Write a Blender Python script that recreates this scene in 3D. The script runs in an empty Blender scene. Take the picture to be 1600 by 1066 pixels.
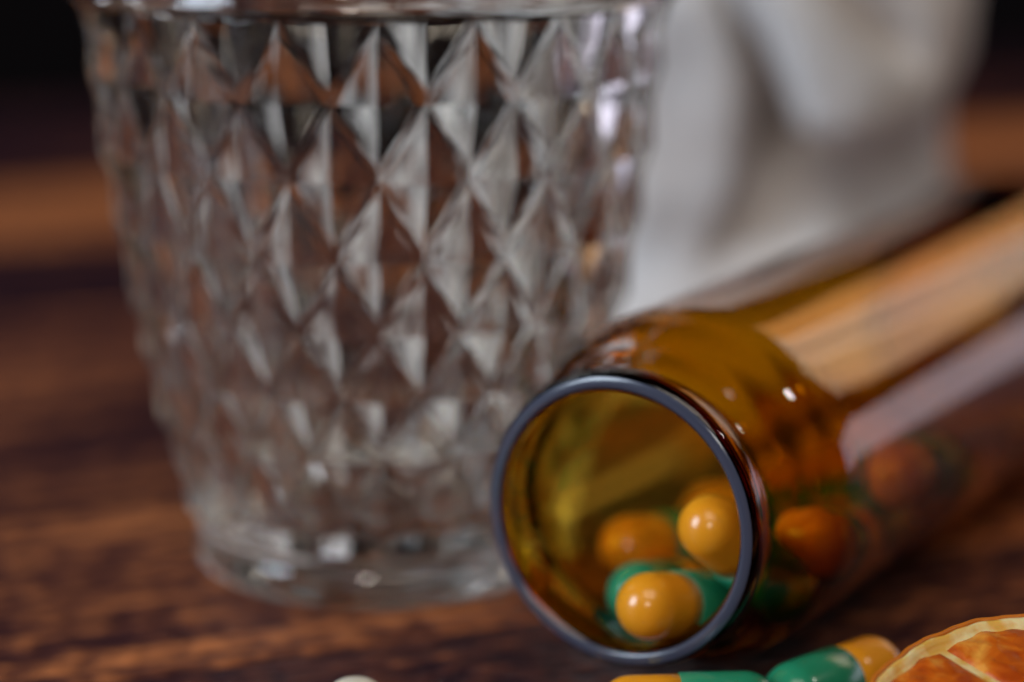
import bpy, bmesh, math, random
from mathutils import Vector, Matrix, noise

random.seed(7)
scene = bpy.context.scene
COL = scene.collection
MM = 0.001

# ------------------------------------------------------------------ camera
cd = bpy.data.cameras.new("camera")
cam = bpy.data.objects.new("camera", cd)
COL.objects.link(cam)
cam.location = (0, 0, 0.096)
cam.rotation_euler = (math.radians(90 - 13), 0, 0)
cd.lens = 86.6
cd.sensor_width = 36
cd.clip_start = 0.01
cd.clip_end = 50
cd.dof.use_dof = True
cd.dof.focus_distance = 0.242
cd.dof.aperture_fstop = 7.6
scene.camera = cam

# ------------------------------------------------------------------ world, lamps, exposure
w = bpy.data.worlds.new("World")
scene.world = w
w.use_nodes = True
bg = w.node_tree.nodes["Background"]
bg.inputs[0].default_value = (0.9, 0.75, 0.85, 1)
bg.inputs[1].default_value = 0.003

def lamp(name, loc, target, size, power, color, size_y=None):
    l = bpy.data.lights.new(name, "AREA")
    l.shape = "RECTANGLE" if size_y else "DISK"
    l.size = size
    if size_y:
        l.size_y = size_y
    l.energy = power
    l.color = color
    o = bpy.data.objects.new(name, l)
    COL.objects.link(o)
    o.location = loc
    d = Vector(target) - Vector(loc)
    o.rotation_euler = d.to_track_quat("-Z", "Y").to_euler()
    return o

lamp("window_light", (-0.85, -0.08, 0.42), (0.0, 0.28, 0.03), 0.32, 7.0, (0.72, 0.85, 1.0), 0.48)
lamp("side_window_light", (0.41, 0.98, 0.40), (0.05, 0.3, 0.03), 0.15, 0.15, (1.0, 0.52, 0.20), 0.26)
lamp("side_window_middle_light", (0.524, 0.907, 0.40), (0.05, 0.3, 0.03), 0.17, 0.20, (1.0, 0.84, 0.70), 0.28)
lamp("side_window_right_light", (0.63, 0.81, 0.38), (0.05, 0.3, 0.03), 0.15, 0.18, (1.0, 0.76, 0.52), 0.26)
lamp("low_side_light", (0.76, 0.80, 0.085), (0.05, 0.3, 0.03), 0.60, 0.42, (0.84, 0.80, 1.0), 0.18)
lamp("back_window_light", (-0.62, 0.78, 0.66), (0.0, 0.27, 0.03), 0.30, 1.6, (0.85, 0.90, 1.0), 0.30)
lamp("front_light", (-0.05, -0.30, 0.95), (0.02, 0.28, 0.02), 0.70, 3.6, (1.0, 0.88, 0.76), 0.55)
lamp("small_lamp", (-0.10, -0.35, 0.30), (0.03, 0.25, 0.02), 0.075, 0.55, (1.0, 0.93, 0.85))
lamp("small_side_lamp", (0.45, 0.25, 0.45), (0.03, 0.27, 0.02), 0.05, 0.25, (1.0, 0.92, 0.82))

scene.view_settings.view_transform = "Standard"
scene.view_settings.look = "None"
scene.view_settings.exposure = 0
scene.view_settings.gamma = 1
scene.render.engine = "CYCLES"
cy = scene.cycles
cy.use_denoising = True
cy.max_bounces = 24
cy.transmission_bounces = 20
cy.glossy_bounces = 8
cy.diffuse_bounces = 4
cy.transparent_max_bounces = 16
cy.caustics_reflective = True
cy.caustics_refractive = True
cy.blur_glossy = 0.3
cy.sample_clamp_indirect = 4.0

# ------------------------------------------------------------------ helpers
def link_mesh(name, bm, mat, parent=None, loc=None):
    me = bpy.data.meshes.new(name)
    bm.normal_update()
    bm.to_mesh(me)
    bm.free()
    if mat:
        for m in (mat if isinstance(mat, (list, tuple)) else [mat]):
            me.materials.append(m)
    o = bpy.data.objects.new(name, me)
    COL.objects.link(o)
    if loc is not None:
        o.location = loc
    if parent:
        o.parent = parent
    return o

def thing(name, label, cat, loc=(0, 0, 0), group=None):
    o = bpy.data.objects.new(name, None)
    COL.objects.link(o)
    o.empty_display_size = 0.01
    o.location = loc
    tag(o, label, cat, group)
    return o

def tag(o, label, cat, group=None):
    o["label"] = label
    o["category"] = cat
    if group:
        o["group"] = group

def catmull(pts, n):
    out = []
    P = [pts[0]] + list(pts) + [pts[-1]]
    for i in range(1, len(P) - 2):
        a, b, c, d = P[i - 1], P[i], P[i + 1], P[i + 2]
        for k in range(n):
            t = k / n
            out.append(tuple(0.5 * ((2 * b[j]) + (-a[j] + c[j]) * t + (2 * a[j] - 5 * b[j] + 4 * c[j] - d[j]) * t * t
                                    + (-a[j] + 3 * b[j] - 3 * c[j] + d[j]) * t ** 3) for j in (0, 1)))
    out.append(tuple(pts[-1]))
    return out

def lathe(bm, prof, n, smooth=True, mat=0):
    """prof: list of (z, r) ; revolved about local Z; r==0 closes"""
    rings = []
    for z, r in prof:
        if r < 1e-7:
            rings.append([bm.verts.new((0, 0, z))])
        else:
            rings.append([bm.verts.new((r * math.cos(2 * math.pi * i / n), r * math.sin(2 * math.pi * i / n), z)) for i in range(n)])
    for a, b in zip(rings, rings[1:]):
        for i in range(n):
            j = (i + 1) % n
            if len(a) == 1 and len(b) == 1:
                continue
            if len(a) == 1:
                f = bm.faces.new((a[0], b[i], b[j]))
            elif len(b) == 1:
                f = bm.faces.new((a[i], a[j], b[0]))
            else:
                f = bm.faces.new((a[i], a[j], b[j], b[i]))
            f.smooth = smooth
            f.material_index = mat
    return rings

def new_mat(name):
    m = bpy.data.materials.new(name)
    m.use_nodes = True
    nt = m.node_tree
    return m, nt, nt.nodes, nt.links, nt.nodes["Principled BSDF"]

# ------------------------------------------------------------------ materials
def mat_wood():
    m, nt, N, L, P = new_mat("stained_wood")
    tc = N.new("ShaderNodeTexCoord")
    oi = N.new("ShaderNodeObjectInfo")
    add = N.new("ShaderNodeVectorMath"); add.operation = "ADD"
    sc = N.new("ShaderNodeVectorMath"); sc.operation = "SCALE"
    comb = N.new("ShaderNodeCombineXYZ")
    L.new(oi.outputs["Random"], comb.inputs[0]); L.new(oi.outputs["Random"], comb.inputs[1])
    L.new(comb.outputs[0], sc.inputs[0]); sc.inputs["Scale"].default_value = 7.3
    L.new(tc.outputs["Object"], add.inputs[0]); L.new(sc.outputs[0], add.inputs[1])
    def mapped(s):
        mp = N.new("ShaderNodeMapping"); mp.inputs["Scale"].default_value = s
        L.new(add.outputs[0], mp.inputs[0]); return mp
    def nz(mp, scale, det, rough=0.6, dist=0.0):
        n = N.new("ShaderNodeTexNoise"); n.inputs["Scale"].default_value = scale
        n.inputs["Detail"].default_value = det; n.inputs["Roughness"].default_value = rough
        n.inputs["Distortion"].default_value = dist
        L.new(mp.outputs[0], n.inputs["Vector"]); return n
    grain = nz(mapped((9, 210, 60)), 1.0, 6, 0.62, 0.6)
    fine = nz(mapped((60, 900, 300)), 1.0, 3, 0.6)
    blot = nz(mapped((14, 26, 20)), 1.0, 4, 0.6)
    r1 = N.new("ShaderNodeValToRGB")
    e = r1.color_ramp.elements
    e[0].position = 0.38; e[0].color = (0.022, 0.010, 0.017, 1)
    e[1].position = 0.70; e[1].color = (0.60, 0.205, 0.07, 1)
    x = r1.color_ramp.elements.new(0.52); x.color = (0.110, 0.037, 0.026, 1)
    mixf = N.new("ShaderNodeMath"); mixf.operation = "MULTIPLY_ADD"
    L.new(grain.outputs["Fac"], mixf.inputs[0]); mixf.inputs[1].default_value = 0.62
    b2 = N.new("ShaderNodeMath"); b2.operation = "MULTIPLY"
    L.new(blot.outputs["Fac"], b2.inputs[0]); b2.inputs[1].default_value = 0.38
    L.new(b2.outputs[0], mixf.inputs[2])
    tone = N.new("ShaderNodeMath"); tone.operation = "ADD"
    L.new(mixf.outputs[0], tone.inputs[0])
    at = N.new("ShaderNodeAttribute"); at.attribute_type = "OBJECT"; at.attribute_name = "tone"
    L.new(at.outputs["Fac"], tone.inputs[1])
    pit = nz(mapped((260, 420, 300)), 1.0, 2, 0.5)
    tn2 = N.new("ShaderNodeMath"); tn2.operation = "MULTIPLY_ADD"
    L.new(pit.outputs["Fac"], tn2.inputs[0]); tn2.inputs[1].default_value = 0.45
    L.new(tone.outputs[0], tn2.inputs[2])
    tn3 = N.new("ShaderNodeMath"); tn3.operation = "SUBTRACT"
    L.new(tn2.outputs[0], tn3.inputs[0]); tn3.inputs[1].default_value = 0.225
    L.new(tn3.outputs[0], r1.inputs[0])
    L.new(r1.outputs[0], P.inputs["Base Color"])
    rr = N.new("ShaderNodeMapRange")
    L.new(blot.outputs["Fac"], rr.inputs[0])
    rr.inputs[1].default_value = 0.3; rr.inputs[2].default_value = 0.7
    rr.inputs[3].default_value = 0.24; rr.inputs[4].default_value = 0.52
    L.new(rr.outputs[0], P.inputs["Roughness"])
    P.inputs["Specular IOR Level"].default_value = 0.045
    s1 = N.new("ShaderNodeMath"); s1.operation = "MULTIPLY_ADD"
    L.new(fine.outputs["Fac"], s1.inputs[0]); s1.inputs[1].default_value = 0.5
    L.new(grain.outputs["Fac"], s1.inputs[2])
    s2 = N.new("ShaderNodeMath"); s2.operation = "MULTIPLY_ADD"
    L.new(pit.outputs["Fac"], s2.inputs[0]); s2.inputs[1].default_value = 1.6
    L.new(s1.outputs[0], s2.inputs[2])
    bp = N.new("ShaderNodeBump"); bp.inputs["Strength"].default_value = 0.8
    bp.inputs["Distance"].default_value = 0.0007
    L.new(s2.outputs[0], bp.inputs["Height"]); L.new(bp.outputs[0], P.inputs["Normal"])
    return m

def mat_clear_glass():
    m, nt, N, L, P = new_mat("clear_glass")
    P.inputs["Base Color"].default_value = (0.955, 0.94, 0.905, 1)
    P.inputs["Transmission Weight"].default_value = 1
    P.inputs["Roughness"].default_value = 0.004
    P.inputs["IOR"].default_value = 1.5
    return m

def mat_amber_glass():
    m, nt, N, L, P = new_mat("amber_glass")
    P.inputs["Base Color"].default_value = (1, 1, 1, 1)
    P.inputs["Transmission Weight"].default_value = 1
    P.inputs["Roughness"].default_value = 0.0
    P.inputs["IOR"].default_value = 1.51
    va = N.new("ShaderNodeVolumeAbsorption")
    va.inputs["Color"].default_value = (0.915, 0.772, 0.0, 1)
    va.inputs["Density"].default_value = 1850
    L.new(va.outputs[0], N["Material Output"].inputs["Volume"])
    return m

def mat_lip():
    m, nt, N, L, P = new_mat("glass_lip_blue_sheen")
    P.inputs["Base Color"].default_value = (0.08, 0.09, 0.14, 1)  # blue-grey base colour paints the cool window reflection onto the lip
    P.inputs["Roughness"].default_value = 0.17
    P.inputs["Transmission Weight"].default_value = 0.3
    P.inputs["Specular IOR Level"].default_value = 0.8
    return m

def mat_gel(name, col, sss=0.15):
    m, nt, N, L, P = new_mat(name)
    P.inputs["Base Color"].default_value = (*col, 1)
    P.inputs["Roughness"].default_value = 0.24
    P.inputs["Subsurface Weight"].default_value = sss
    P.inputs["Subsurface Radius"].default_value = (1.0, 0.5, 0.2)
    P.inputs["Subsurface Scale"].default_value = 0.0012
    P.inputs["Coat Weight"].default_value = 0.3
    P.inputs["Coat Roughness"].default_value = 0.08
    return m

def mat_cloth():
    m, nt, N, L, P = new_mat("white_linen")
    tc = N.new("ShaderNodeTexCoord")
    n = N.new("ShaderNodeTexNoise"); n.inputs["Scale"].default_value = 28; n.inputs["Detail"].default_value = 3
    L.new(tc.outputs["Object"], n.inputs["Vector"])
    r = N.new("ShaderNodeValToRGB")
    e = r.color_ramp.elements
    e[0].position = 0.35; e[0].color = (0.66, 0.60, 0.57, 1)
    e[1].position = 0.62; e[1].color = (0.79, 0.78, 0.78, 1)
    L.new(n.outputs["Fac"], r.inputs[0]); L.new(r.outputs[0], P.inputs["Base Color"])
    P.inputs["Roughness"].default_value = 0.85
    P.inputs["Sheen Weight"].default_value = 0.2
    wv = N.new("ShaderNodeTexWave"); wv.inputs["Scale"].default_value = 900
    L.new(tc.outputs["Object"], wv.inputs["Vector"])
    bp = N.new("ShaderNodeBump"); bp.inputs["Strength"].default_value = 0.2; bp.inputs["Distance"].default_value = 0.0002
    L.new(wv.outputs["Fac"], bp.inputs["Height"]); L.new(bp.outputs[0], P.inputs["Normal"])
    return m

def mat_peel():
    m, nt, N, L, P = new_mat("orange_peel")
    P.inputs["Base Color"].default_value = (0.62, 0.17, 0.012, 1)
    P.inputs["Roughness"].default_value = 0.38
    tc = N.new("ShaderNodeTexCoord")
    v = N.new("ShaderNodeTexVoronoi"); v.inputs["Scale"].default_value = 900
    L.new(tc.outputs["Object"], v.inputs["Vector"])
    bp = N.new("ShaderNodeBump"); bp.inputs["Strength"].default_value = 0.5; bp.inputs["Distance"].default_value = 0.0002
    L.new(v.outputs["Distance"], bp.inputs["Height"]); L.new(bp.outputs[0], P.inputs["Normal"])
    return m

def mat_pith():
    m, nt, N, L, P = new_mat("pith")
    tc = N.new("ShaderNodeTexCoord")
    n = N.new("ShaderNodeTexNoise"); n.inputs["Scale"].default_value = 420; n.inputs["Detail"].default_value = 4
    L.new(tc.outputs["Object"], n.inputs["Vector"])
    r = N.new("ShaderNodeValToRGB")
    e = r.color_ramp.elements
    e[0].position = 0.35; e[0].color = (0.82, 0.44, 0.07, 1)
    e[1].position = 0.60; e[1].color = (0.93, 0.74, 0.36, 1)
    L.new(n.outputs["Fac"], r.inputs[0]); L.new(r.outputs[0], P.inputs["Base Color"])
    P.inputs["Roughness"].default_value = 0.45
    P.inputs["Subsurface Weight"].default_value = 0.3
    P.inputs["Subsurface Scale"].default_value = 0.001
    bp = N.new("ShaderNodeBump"); bp.inputs["Strength"].default_value = 0.5; bp.inputs["Distance"].default_value = 0.0003
    L.new(n.outputs["Fac"], bp.inputs["Height"]); L.new(bp.outputs[0], P.inputs["Normal"])
    return m

def mat_pulp():
    m, nt, N, L, P = new_mat("orange_pulp")
    tc = N.new("ShaderNodeTexCoord")
    n = N.new("ShaderNodeTexNoise"); n.inputs["Scale"].default_value = 330; n.inputs["Detail"].default_value = 5
    n.inputs["Distortion"].default_value = 0.5
    L.new(tc.outputs["Object"], n.inputs["Vector"])
    r = N.new("ShaderNodeValToRGB")
    e = r.color_ramp.elements
    e[0].position = 0.38; e[0].color = (0.42, 0.055, 0.002, 1)
    e[1].position = 0.82; e[1].color = (0.88, 0.42, 0.06, 1)
    x = e.new(0.55); x.color = (0.62, 0.125, 0.005, 1)
    L.new(n.outputs["Fac"], r.inputs[0]); L.new(r.outputs[0], P.inputs["Base Color"])
    P.inputs["Roughness"].default_value = 0.42
    P.inputs["Specular IOR Level"].default_value = 0.3
    P.inputs["Subsurface Weight"].default_value = 0.12
    P.inputs["Subsurface Scale"].default_value = 0.002
    P.inputs["Subsurface Radius"].default_value = (1, 0.35, 0.1)
    v = N.new("ShaderNodeTexVoronoi"); v.inputs["Scale"].default_value = 520
    L.new(tc.outputs["Object"], v.inputs["Vector"])
    bp = N.new("ShaderNodeBump"); bp.inputs["Strength"].default_value = 0.7; bp.inputs["Distance"].default_value = 0.0005
    L.new(v.outputs["Distance"], bp.inputs["Height"]); L.new(bp.outputs[0], P.inputs["Normal"])
    return m

WOOD = mat_wood(); GLASS = mat_clear_glass(); AMBER = mat_amber_glass(); LIP = mat_lip()
GEL_O = mat_gel("orange_gelatin", (0.86, 0.34, 0.015)); GEL_G = mat_gel("green_gelatin", (0.020, 0.26, 0.13))
PILL_W = mat_gel("white_tablet", (0.74, 0.68, 0.55)); CLOTH = mat_cloth()
PEEL = mat_peel(); PITH = mat_pith(); PULP = mat_pulp()

# ------------------------------------------------------------------ table of boards
table = thing("wooden_table", "dark red-brown wooden table top of wide worn boards under everything", "table", (0, 0, -0.022))
YAW = math.radians(24)
edges = [-0.10, -0.03, 0.04, 0.112, 0.180, 0.248, 0.318, 0.376, 0.436, 0.505, 0.578, 0.648, 0.720]
tones = [0.0, 0.0, 0.0, -0.04, -0.04, 0.03, -0.03, 0.01, -0.09, 0.17, -0.08, -0.15]
for k in range(len(edges) - 1):
    a, b = edges[k] + 0.0005, edges[k + 1] - 0.0005
    bm = bmesh.new()
    Lh, Wd, T = 0.62, b - a, 0.022
    bmesh.ops.create_cube(bm, size=1, matrix=Matrix.Diagonal((2 * Lh, Wd, T, 1)))
    bmesh.ops.bevel(bm, geom=[e for e in bm.edges], offset=0.0012, segments=3, affect="EDGES", profile=0.6)
    for f in bm.faces:
        f.smooth = False
    wmid = (a + b) / 2
    dz = [0, -0.0002, 0, -0.0003][k % 4]
    o = link_mesh("plank", bm, WOOD, table)
    cx, cyy = -math.sin(YAW) * wmid, math.cos(YAW) * wmid
    o.location = (cx + math.cos(YAW) * 0.05, cyy + math.sin(YAW) * 0.05, 0.022 - T / 2 + dz)
    o.rotation_euler = (0, 0, YAW)
    o["tone"] = tones[k]

# ------------------------------------------------------------------ cut glass tumbler
def tumbler():
    bm = bmesh.new()
    ND = 20
    prof = [(0, 22.6), (8.8, 24.2), (20, 27.2), (30, 29.5), (44, 31.9), (56, 33.6), (69.8, 34.9), (84, 36.4)]
    def R(z):
        for (z0, r0), (z1, r1) in zip(prof, prof[1:]):
            if z <= z1:
                return r0 + (r1 - r0) * (z - z0) / (z1 - z0)
        return prof[-1][1]
    rows = [69.8, 61, 52.2, 43, 34.4, 26.6, 19.2, 12.8, 7.2]
    A0 = math.radians(-90 + 3)
    da = 2 * math.pi / ND
    def pt(ang, r, z):
        return Vector((r * math.cos(A0 + ang) * MM, r * math.sin(A0 + ang) * MM, z * MM))
    nr = len(rows)
    nodes = [[bm.verts.new(pt((i + (j % 2) * 0.5) * da, R(z) - 0.85, z)) for i in range(ND)] for j, z in enumerate(rows)]
    def nd(j, i):
        return nodes[j][i % ND]
    apexring = {}
    for j in range(0, nr):
        z = rows[j]
        for i in range(ND):
            off = (j % 2) * 0.5
            c_ang = (i + off + 0.5) * da
            Lf, Rt = nd(j, i), nd(j, i + 1)
            up = nd(j - 1, i + (1 if j % 2 else 0)) if j > 0 else None
            dn = nd(j + 1, i + (1 if j % 2 else 0)) if j < nr - 1 else None
            # parity: row j odd is offset by half, so the node above/below sits at i+1 (odd) or i (even)
            if j % 2 == 0:
                up = nd(j - 1, i) if j > 0 else None
                dn = nd(j + 1, i) if j < nr - 1 else None
            zz = z + (0.0 if 0 < j < nr - 1 else 0)
            apex = bm.verts.new(pt(c_ang, R(zz) + 0.45 + random.uniform(-0.06, 0.06), zz + random.uniform(-0.25, 0.25) * (1 if 0 < j < nr - 1 else 0)))
            if j in (0, nr - 1):
                apexring.setdefault(j, []).append(apex)
            ap = apex.co
            def inner(v):
                p = v.co.lerp(ap, 0.18)
                base = v.co.lerp(ap, 0.18)
                # keep the groove nearly flat
                rr = math.hypot(v.co.x, v.co.y)
                s = (rr + 0.00006) / math.hypot(base.x, base.y)
                return bm.verts.new(Vector((base.x * s, base.y * s, base.z)))
            if up and dn:
                ring = [Lf, dn, Rt, up]
                inn = [inner(v) for v in ring]
                for a in range(4):
                    b = (a + 1) % 4
                    bm.faces.new((ring[a], ring[b], inn[b], inn[a]))
                    bm.faces.new((inn[a], inn[b], apex))
            elif dn:
                ring = [Lf, dn, Rt]
                inn = [inner(v) for v in ring]
                for a in range(2):
                    bm.faces.new((ring[a], ring[a + 1], inn[a + 1], inn[a]))
                    bm.faces.new((inn[a], inn[a + 1], apex))
                bm.faces.new((Lf, inn[0], apex)); bm.faces.new((inn[2], Rt, apex))
            elif up:
                ring = [Rt, up, Lf]
                inn = [inner(v) for v in ring]
                for a in range(2):
                    bm.faces.new((ring[a], ring[a + 1], inn[a + 1], inn[a]))
                    bm.faces.new((inn[a], inn[a + 1], apex))
                bm.faces.new((Rt, inn[0], apex)); bm.faces.new((inn[2], Lf, apex))
    for f in bm.faces:
        f.smooth = False
    # top band: zigzag ring -> smooth rings
    def zig(j):
        out = []
        for i in range(ND):
            out.append(nodes[j][i]); out.append(apexring[j][i])
        return out
    def ring40(z, r, off):
        return [bm.verts.new(pt((k * 0.5 + off) * da, r, z)) for k in range(2 * ND)]
    def bridge(a, b, smooth=True):
        n = len(a)
        for k in range(n):
            f = bm.faces.new((a[k], a[(k + 1) % n], b[(k + 1) % n], b[k]))
            f.smooth = smooth
    prev = zig(0)
    tops = [(70.3, 36.4), (71.0, 36.75), (71.8, 36.5), (72.5, 36.0), (75, 36.2), (79, 36.7), (82.5, 37.1), (83.6, 36.9), (84.1, 36.2)]
    for z, r in tops:
        cur = ring40(z, r, 0)
        bridge(prev, cur, smooth=(z > 70.4))
        prev = cur
    # to inner 120 ring
    NI = 120
    def ringn(z, r):
        return [bm.verts.new(pt(k / NI * 2 * math.pi, r, z)) for k in range(NI)]
    first = ringn(84.1, 35.2)
    for k in range(2 * ND):
        a0, a1 = prev[k], prev[(k + 1) % (2 * ND)]
        q = [first[(3 * k + s) % NI] for s in range(4)]
        f = bm.faces.new((a0, a1, q[2], q[1])); f.smooth = True
        f = bm.faces.new((a0, q[1], q[0])); f.smooth = True
        f = bm.faces.new((a1, q[3], q[2])); f.smooth = True
    inner_prof = catmull([(84.1, 35.2), (83, 34.4), (78, 33.6), (69, 32.2), (56, 31.7), (44, 29.8), (30, 27.3), (20, 25.0), (12, 22.3), (8.2, 18.0), (6.9, 11), (6.5, 5), (6.4, 0.6)], 3)
    prev = first
    for z, r in inner_prof[1:]:
        cur = ringn(z, r); bridge(prev, cur); prev = cur
    c = bm.verts.new((0, 0, 6.4 * MM))
    for k in range(NI):
        bm.faces.new((prev[k], prev[(k + 1) % NI], c)).smooth = True
    # bottom: foot
    prev = zig(nr - 1)
    for idx, (z, r) in enumerate([(6.7, 23.4), (6.1, 22.7), (5.2, 22.5), (4.2, 23.0), (2.6, 23.5), (1.2, 23.2), (0.35, 22.5), (0.02, 21.6), (0.1, 20.6), (0.9, 19.4), (1.5, 16), (1.8, 8), (1.9, 1)]):
        cur = ring40(z, r, 0); bridge(prev, cur, smooth=idx > 0); prev = cur
    c = bm.verts.new((0, 0, 1.9 * MM))
    for k in range(2 * ND):
        bm.faces.new((prev[k], prev[(k + 1) % (2 * ND)], c)).smooth = True
    bmesh.ops.recalc_face_normals(bm, faces=bm.faces)
    o = link_mesh("glass_tumbler", bm, GLASS, None, (-0.0162, 0.297, 0.0001))
    tag(o, "clear cut-glass tumbler with raised diamond pattern standing behind the brown bottle", "glass")
tumbler()

# ------------------------------------------------------------------ amber bottle lying on its side
AX = math.radians(31)
Dv = Vector((math.sin(AX), math.cos(AX), 0)); Sv = Vector((math.cos(AX), -math.sin(AX), 0)); Zv = Vector((0, 0, 1))
O = Vector((0.0108, 0.2440, 0.0204))
def bf(d, s, z):
    return O + Dv * d * MM + Sv * s * MM + Zv * z * MM

def bottle():
    bm = bmesh.new()
    outer = [(0.3, 14.05), (0.04, 14.35), (0.0, 14.75), (0.2, 15.4), (0.9, 15.85), (2.6, 15.9), (3.4, 15.6), (3.9, 15.15), (4.8, 14.95), (6.2, 15.3),
             (8.2, 16.7), (10.5, 18.0), (12.5, 18.85), (14.5, 19.35), (16.5, 19.58), (18.5, 19.65), (20.5, 19.65), (23, 19.65), (27, 19.65), (34, 19.65), (46, 19.65), (64, 19.65), (82, 19.65), (95, 19.65), (103, 19.65), (107, 19.65),
             (109.5, 19.75), (111, 20.2), (114, 20.2), (117, 19.4), (119, 17.2), (119.3, 14), (118.2, 9), (117.4, 4), (117.2, 0)]
    inner = [(115.2, 0), (115.2, 6), (115.4, 12), (114.6, 16), (112, 18), (107, 18.25), (100, 18.25), (88, 18.25), (68, 18.25), (48, 18.25), (34, 18.25), (26, 18.25), (21, 18.23), (18, 18.15), (15.5, 17.8), (12.5, 16.7), (9.8, 15.1),
             (7.6, 13.9), (5.6, 13.5), (3, 13.45), (1.2, 13.6), (0.3, 14.0)]
    po = catmull(outer, 4); pi_ = catmull(inner, 4)
    prof = [(z * MM, max(r, 0) * MM) for z, r in po[:-1]] + [(117.2 * MM, 0)]
    prof2 = [(115.2 * MM, 0)] + [(z * MM, max(r, 0.01) * MM) for z, r in pi_[1:-1]]
    n = 144
    r1 = lathe(bm, prof, n)
    r2 = lathe(bm, prof2, n)
    a, b = r2[-1], r1[0]
    for i in range(n):
        j = (i + 1) % n
        bm.faces.new((a[i], a[j], b[j], b[i])).smooth = True
    for f in bm.faces:
        c = f.calc_center_median()
        if c.z < 0.00022:
            f.material_index = 1
    bmesh.ops.recalc_face_normals(bm, faces=bm.faces)
    M = Matrix((( Sv.x, Zv.x, Dv.x, O.x), (Sv.y, Zv.y, Dv.y, O.y), (Sv.z, Zv.z, Dv.z, O.z), (0, 0, 0, 1)))
    o = link_mesh("amber_bottle", bm, (AMBER, LIP))
    if M.to_3x3().determinant() < 0:
        M = M @ Matrix.Diagonal((-1, 1, 1, 1))
    o.matrix_world = M
    tag(o, "open brown glass medicine bottle lying on its side spilling capsules", "bottle")
bottle()

# ------------------------------------------------------------------ capsules
def capsule_meshes():
    R = 3.7; Rb = 3.52; h = 5.75
    def dome(r, z0, sgn):
        return [(z0 + sgn * r * math.sin(a), r * math.cos(a)) for a in [math.pi / 2 * k / 9 for k in range(10)]]
    # cap: from seam (z=0.4 below) up to dome ; body the other half, slightly narrower
    bm = bmesh.new()
    prof = [(-0.9, Rb - 0.3), (-0.9, R - 0.12), (-0.78, R)] + [(3.0, R)] + dome(R, h, 1)
    prof = [(z * MM, max(0, r) * MM) for z, r in prof]; prof[-1] = (prof[-1][0], 0)
    lathe(bm, prof, 40); bmesh.ops.recalc_face_normals(bm, faces=bm.faces)
    me1 = bpy.data.meshes.new("cap"); bm.to_mesh(me1); bm.free(); me1.materials.append(GEL_G)
    bm = bmesh.new()
    prof = [(0.5, Rb - 0.6), (0.5, Rb), (-3.0, Rb)] + dome(Rb, -h, -1)
    prof = [(z * MM, max(0, r) * MM) for z, r in prof]; prof[-1] = (prof[-1][0], 0)
    lathe(bm, prof, 40); bmesh.ops.recalc_face_normals(bm, faces=bm.faces)
    me2 = bpy.data.meshes.new("body"); bm.to_mesh(me2); bm.free(); me2.materials.append(GEL_O)
    return me1, me2
CAP_ME, BODY_ME = capsule_meshes()

def capsule(center, direction, label, group=None):
    """direction points towards the green cap"""
    t = thing("capsule", label, "capsule", center, group)
    t.rotation_mode = "QUATERNION"
    t.rotation_quaternion = Vector(direction).to_track_quat("Z", "Y")
    for nm, me in (("cap", CAP_ME), ("body", BODY_ME)):
        c = bpy.data.objects.new(nm, me); COL.objects.link(c); c.parent = t
    return t

GRP = "green and orange capsules inside the brown bottle"
inside = [
    (5.7, 4.6, -9.9, 0.96, 0.12, -0.25, 1, "capsule lying in the bottle mouth, its orange dome facing out with a round highlight"),
    (9.9, 9.7, -4.5, 0.71, 0.28, -0.64, 1, "capsule standing steeply against the right wall of the bottle mouth, orange end up"),
    (16.6, -3.3, -12.9, 0.97, -0.05, -0.22, -1, "capsule with its green end showing left of the front dome in the bottle mouth"),
    (25.5, 5.2, -12.9, 0.81, -0.50, -0.19, -1, "capsule lying aslant low in the bottle shoulder, green end near the glass"),
    (22.8, 12.8, -6.2, 0.930, -0.158, -0.332, 1, "capsule in the bottle shoulder, its orange end showing through the glass right of the rim"),
    (44.0, 14.1, -3.0, 0.995, 0.0, -0.10, 1, "uppermost capsule in the bottle body, resting on others against the near wall"),
    (38.5, 10.3, -10.1, 0.995, 0.0, 0.0, 1, "capsule low against the near wall of the bottle body, just past the shoulder"),
    (27.2, -8.8, -11.2, 0.958, 0.224, -0.181, 1, "capsule deeper in the bottle whose orange end shows above the front dome"),
    (46.1, -7.4, -12.1, 0.924, 0.324, -0.202, 1, None),
    (45.7, 1.8, -14.1, 0.949, -0.305, -0.082, -1, None),
    (57.7, 10.5, -9.5, 0.95, 0.10, 0.0, 1, None),
    (62.6, 1.3, -14.0, 0.851, 0.523, 0.047, -1, None),
    (68.4, -4.2, -13.5, 0.883, 0.448, -0.142, 1, None),
]
for d, s, z, a, b, c, sg, lab in inside:
    v = (Dv * a + Sv * b + Zv * c) * sg
    capsule(bf(d, s, z), v, lab or "capsule lying deep inside the brown bottle behind the others, blurred by the glass", GRP)

capsule((0.0178, 0.2342, 0.0038), (1, 0.06, 0), "capsule lying on the table right below the bottle rim, green half to the right")
capsule((0.0335, 0.2415, 0.0038), (-0.74, -0.67, 0), "capsule on the table between the bottle and the cut orange, green half to the left")

# ------------------------------------------------------------------ white tablet
bm = bmesh.new()
prof = [(-1.9, 0)] + [(-1.9 - 0.7 * 0 + 0, 0.6)]
prof = catmull([(-2.9, 0), (-2.65, 1.6), (-1.8, 2.8), (-0.8, 3.2), (0.8, 3.2), (1.8, 2.8), (2.65, 1.6), (2.9, 0)], 4)
prof = [(z * MM, max(0, r) * MM) for z, r in prof]
prof[0] = (prof[0][0], 0); prof[-1] = (prof[-1][0], 0)
lathe(bm, prof, 48); bmesh.ops.recalc_face_normals(bm, faces=bm.faces)
o = link_mesh("tablet", bm, PILL_W, None, (-0.0160, 0.2370, 0.0030))
tag(o, "white round tablet lying on the table in front of the glass", "pill")

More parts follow.
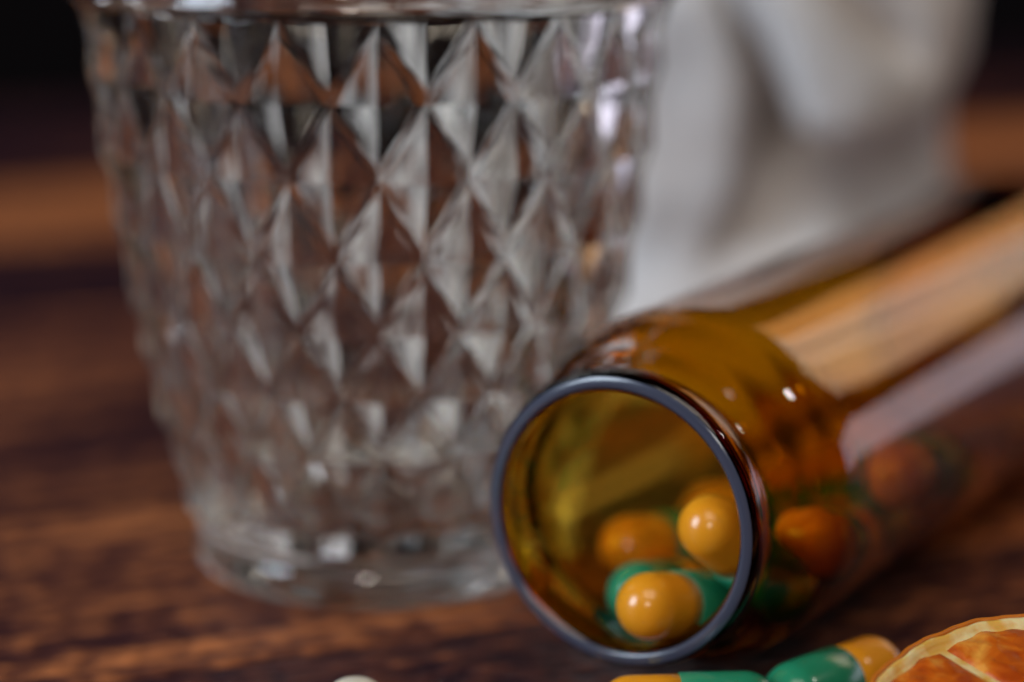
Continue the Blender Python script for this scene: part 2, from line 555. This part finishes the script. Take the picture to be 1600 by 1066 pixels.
# ------------------------------------------------------------------ cut orange
def orange_half():
    Rr = 21.0
    C = Vector((0.0532, 0.2065, 0.0))
    t = thing("orange_half", "cut orange with its juicy face up beside the bottle, at the lower right corner", "orange", C)
    tilt = math.radians(14)
    Rs, dep = 29.0, 9.0
    M = Matrix.Translation((0, 0, 29 * MM)) @ Matrix.Rotation(tilt, 4, "X") @ Matrix.Translation((0, 0, -20 * MM))
    # local frame: cut face at z=0, fruit below
    def wob(a, k=0.0):
        return 1 + 0.012 * math.sin(3 * a + k) + 0.008 * math.sin(7 * a + 1) + 0.005 * math.sin(19 * a + 2) + 0.003 * math.sin(43 * a)
    n = 240
    def revolve(prof, mat, name, jitter=0.0):
        bm = bmesh.new()
        rings = lathe(bm, prof, n)
        for v in bm.verts:
            a = math.atan2(v.co.y, v.co.x); q = wob(a)
            nn = noise.noise(v.co * 420) * jitter
            v.co.x *= q; v.co.y *= q; v.co.z += nn
        bmesh.ops.transform(bm, matrix=M, verts=bm.verts)
        bmesh.ops.recalc_face_normals(bm, faces=bm.faces)
        return link_mesh(name, bm, mat, t)
    # peel: outer cap and rounded lip
    prof = [(-dep * MM, 0)]
    for k in range(1, 15):
        a = math.asin(Rr / Rs) * k / 14
        prof.append(((20 - Rs * math.cos(a)) * MM if False else -(Rs * math.cos(a) - 20.0) * MM, Rs * math.sin(a) * MM))
    prof += [(0.45 * MM, (Rr - 0.12) * MM), (0.55 * MM, (Rr - 0.35) * MM), (0.45 * MM, (Rr - 0.6) * MM), (-0.4 * MM, (Rr - 0.75) * MM)]
    revolve(prof, PEEL, "peel")
    # pith: disc with raised ring
    prof = [(-0.5 * MM, (Rr - 0.7) * MM), (0.38 * MM, (Rr - 0.62) * MM), (0.48 * MM, (Rr - 1.0) * MM), (0.1 * MM, (Rr - 1.4) * MM), (-0.25 * MM, (Rr - 1.8) * MM),
            (-0.25 * MM, 12 * MM), (-0.25 * MM, 3 * MM), (0.1 * MM, 1.5 * MM), (0.1 * MM, 0)]
    revolve(prof, PITH, "pith", 0.00016)
    ns = 10
    for k in range(ns):
        a0 = 2 * math.pi * k / ns + 0.35 + random.uniform(-0.05, 0.05)
        a1 = 2 * math.pi * (k + 1) / ns + 0.35
        bm = bmesh.new()
        NA, NR = 22, 26
        grid = []
        gap = 0.42
        for i in range(NR + 1):
            u = i / NR
            r = 2.4 + (Rr - 1.25 - 2.4) * u
            row = []
            for j in range(NA + 1):
                v = j / NA
                g = gap / max(r, 1)
                # rounded outer corners
                aa0, aa1 = a0 + g, a1 - g
                a = aa0 + (aa1 - aa0) * v
                rr = r - 0.8 * u ** 6 * (abs(2 * v - 1) ** 5) + 0.45 * u ** 3 * noise.noise(Vector((a * 9, 2.0, k)))
                edge = min(u * 6, (1 - u) * 7, v * 5, (1 - v) * 5, 1)
                edge = max(edge, 0)
                vec = Vector((rr * math.cos(a), rr * math.sin(a), 0))
                z = -0.6 + 1.0 * math.sqrt(edge)
                z += 0.16 * (noise.noise(Vector((a * 14, r * 0.55, k))) ) * edge + 0.16 * noise.noise(vec * 1.7) * edge
                q = wob(a)
                row.append(bm.verts.new(Vector((vec.x * q, vec.y * q, z)) * MM))
            grid.append(row)
        for i in range(NR):
            for j in range(NA):
                bm.faces.new((grid[i][j], grid[i + 1][j], grid[i + 1][j + 1], grid[i][j + 1])).smooth = True
        bmesh.ops.transform(bm, matrix=M, verts=bm.verts)
        bmesh.ops.recalc_face_normals(bm, faces=bm.faces)
        link_mesh("segment", bm, PULP, t)
orange_half()

# ------------------------------------------------------------------ white cloth
def sstep(a, b, x):
    t = min(1, max(0, (x - a) / (b - a)))
    return t * t * (3 - 2 * t)

def cloth():
    bm = bmesh.new()
    NA, NZ = 220, 90
    xc, yc = 0.041, 0.430
    def wz(z):
        pts = [(0, 47), (6, 42), (15, 38), (25, 35.0), (36, 34.6), (48, 36), (60, 37), (80, 34), (92, 26), (96, 12), (97, 0.5)]
        zz = z * 1000
        for (a, p), (b, q) in zip(pts, pts[1:]):
            if zz <= b:
                u = (zz - a) / (b - a); u = u * u * (3 - 2 * u) if False else u
                return (p + (q - p) * u) * MM
        return 0.5 * MM
    rows = []
    for iz in range(NZ + 1):
        z = 0.097 * (1 - (1 - iz / NZ) ** 1.25)
        row = []
        W = wz(z)
        for ia in range(NA):
            ph = 2 * math.pi * ia / NA
            fold = 1 + 0.035 * math.sin(5 * ph + 9 * z / 0.1) + 0.02 * math.sin(11 * ph + 1.3)
            x = xc + W * math.cos(ph) * (fold if math.sin(ph) < 0 else 1)
            D = W * 0.75
            y = yc - D * math.sin(ph) * fold
            if math.sin(ph) > 0:
                s = sstep(0, 0.35, math.sin(ph))
                zb = 0.035 + 0.022 * min(3, abs((x - 0.058) / 0.022) ** 3)
                lobe = sstep(-0.001, 0.006, z - zb) * 0.016 * (1 if z < 0.075 else max(0, 1 - (z - 0.075) / 0.02))
                bx = 0.0415 - min(0.012, ((z - 0.040) / 0.020) ** 2 * 0.005)
                left = sstep(bx, bx - 0.006, x) * sstep(0.008, 0.03, z) * 0.010 * max(0, min(1, (0.097 - z) / 0.02))
                crev = 0.016 * math.exp(-((x - 0.0430 + max(0, z - 0.045) * 0.4) / 0.0026) ** 2) * sstep(0.026, 0.042, z) * sstep(0.066, 0.050, z)
                vf = 0.006 * math.exp(-(((x - 0.060) + (z - 0.055) * 0.9) / 0.004) ** 2) * sstep(0.047, 0.056, z)
                base = 0.014 * sstep(0.022, 0.0, z)
                n = noise.noise(Vector((x * 60, z * 45, 3.1))) * 0.0035
                y -= s * (lobe + left - crev - vf + base + n)
            row.append(bm.verts.new((x - xc, y - yc, z)))
        rows.append(row)
    for a, b in zip(rows, rows[1:]):
        for i in range(NA):
            j = (i + 1) % NA
            bm.faces.new((a[i], a[j], b[j], b[i])).smooth = True
    bm.faces.new(list(reversed(rows[0]))); bm.faces.new(rows[-1])
    bmesh.ops.recalc_face_normals(bm, faces=bm.faces)
    o = link_mesh("cloth", bm, CLOTH, None, (xc, yc, 0.0002))
    tag(o, "bunched white cloth with soft drooping folds standing behind the glass and bottle", "cloth")
cloth()
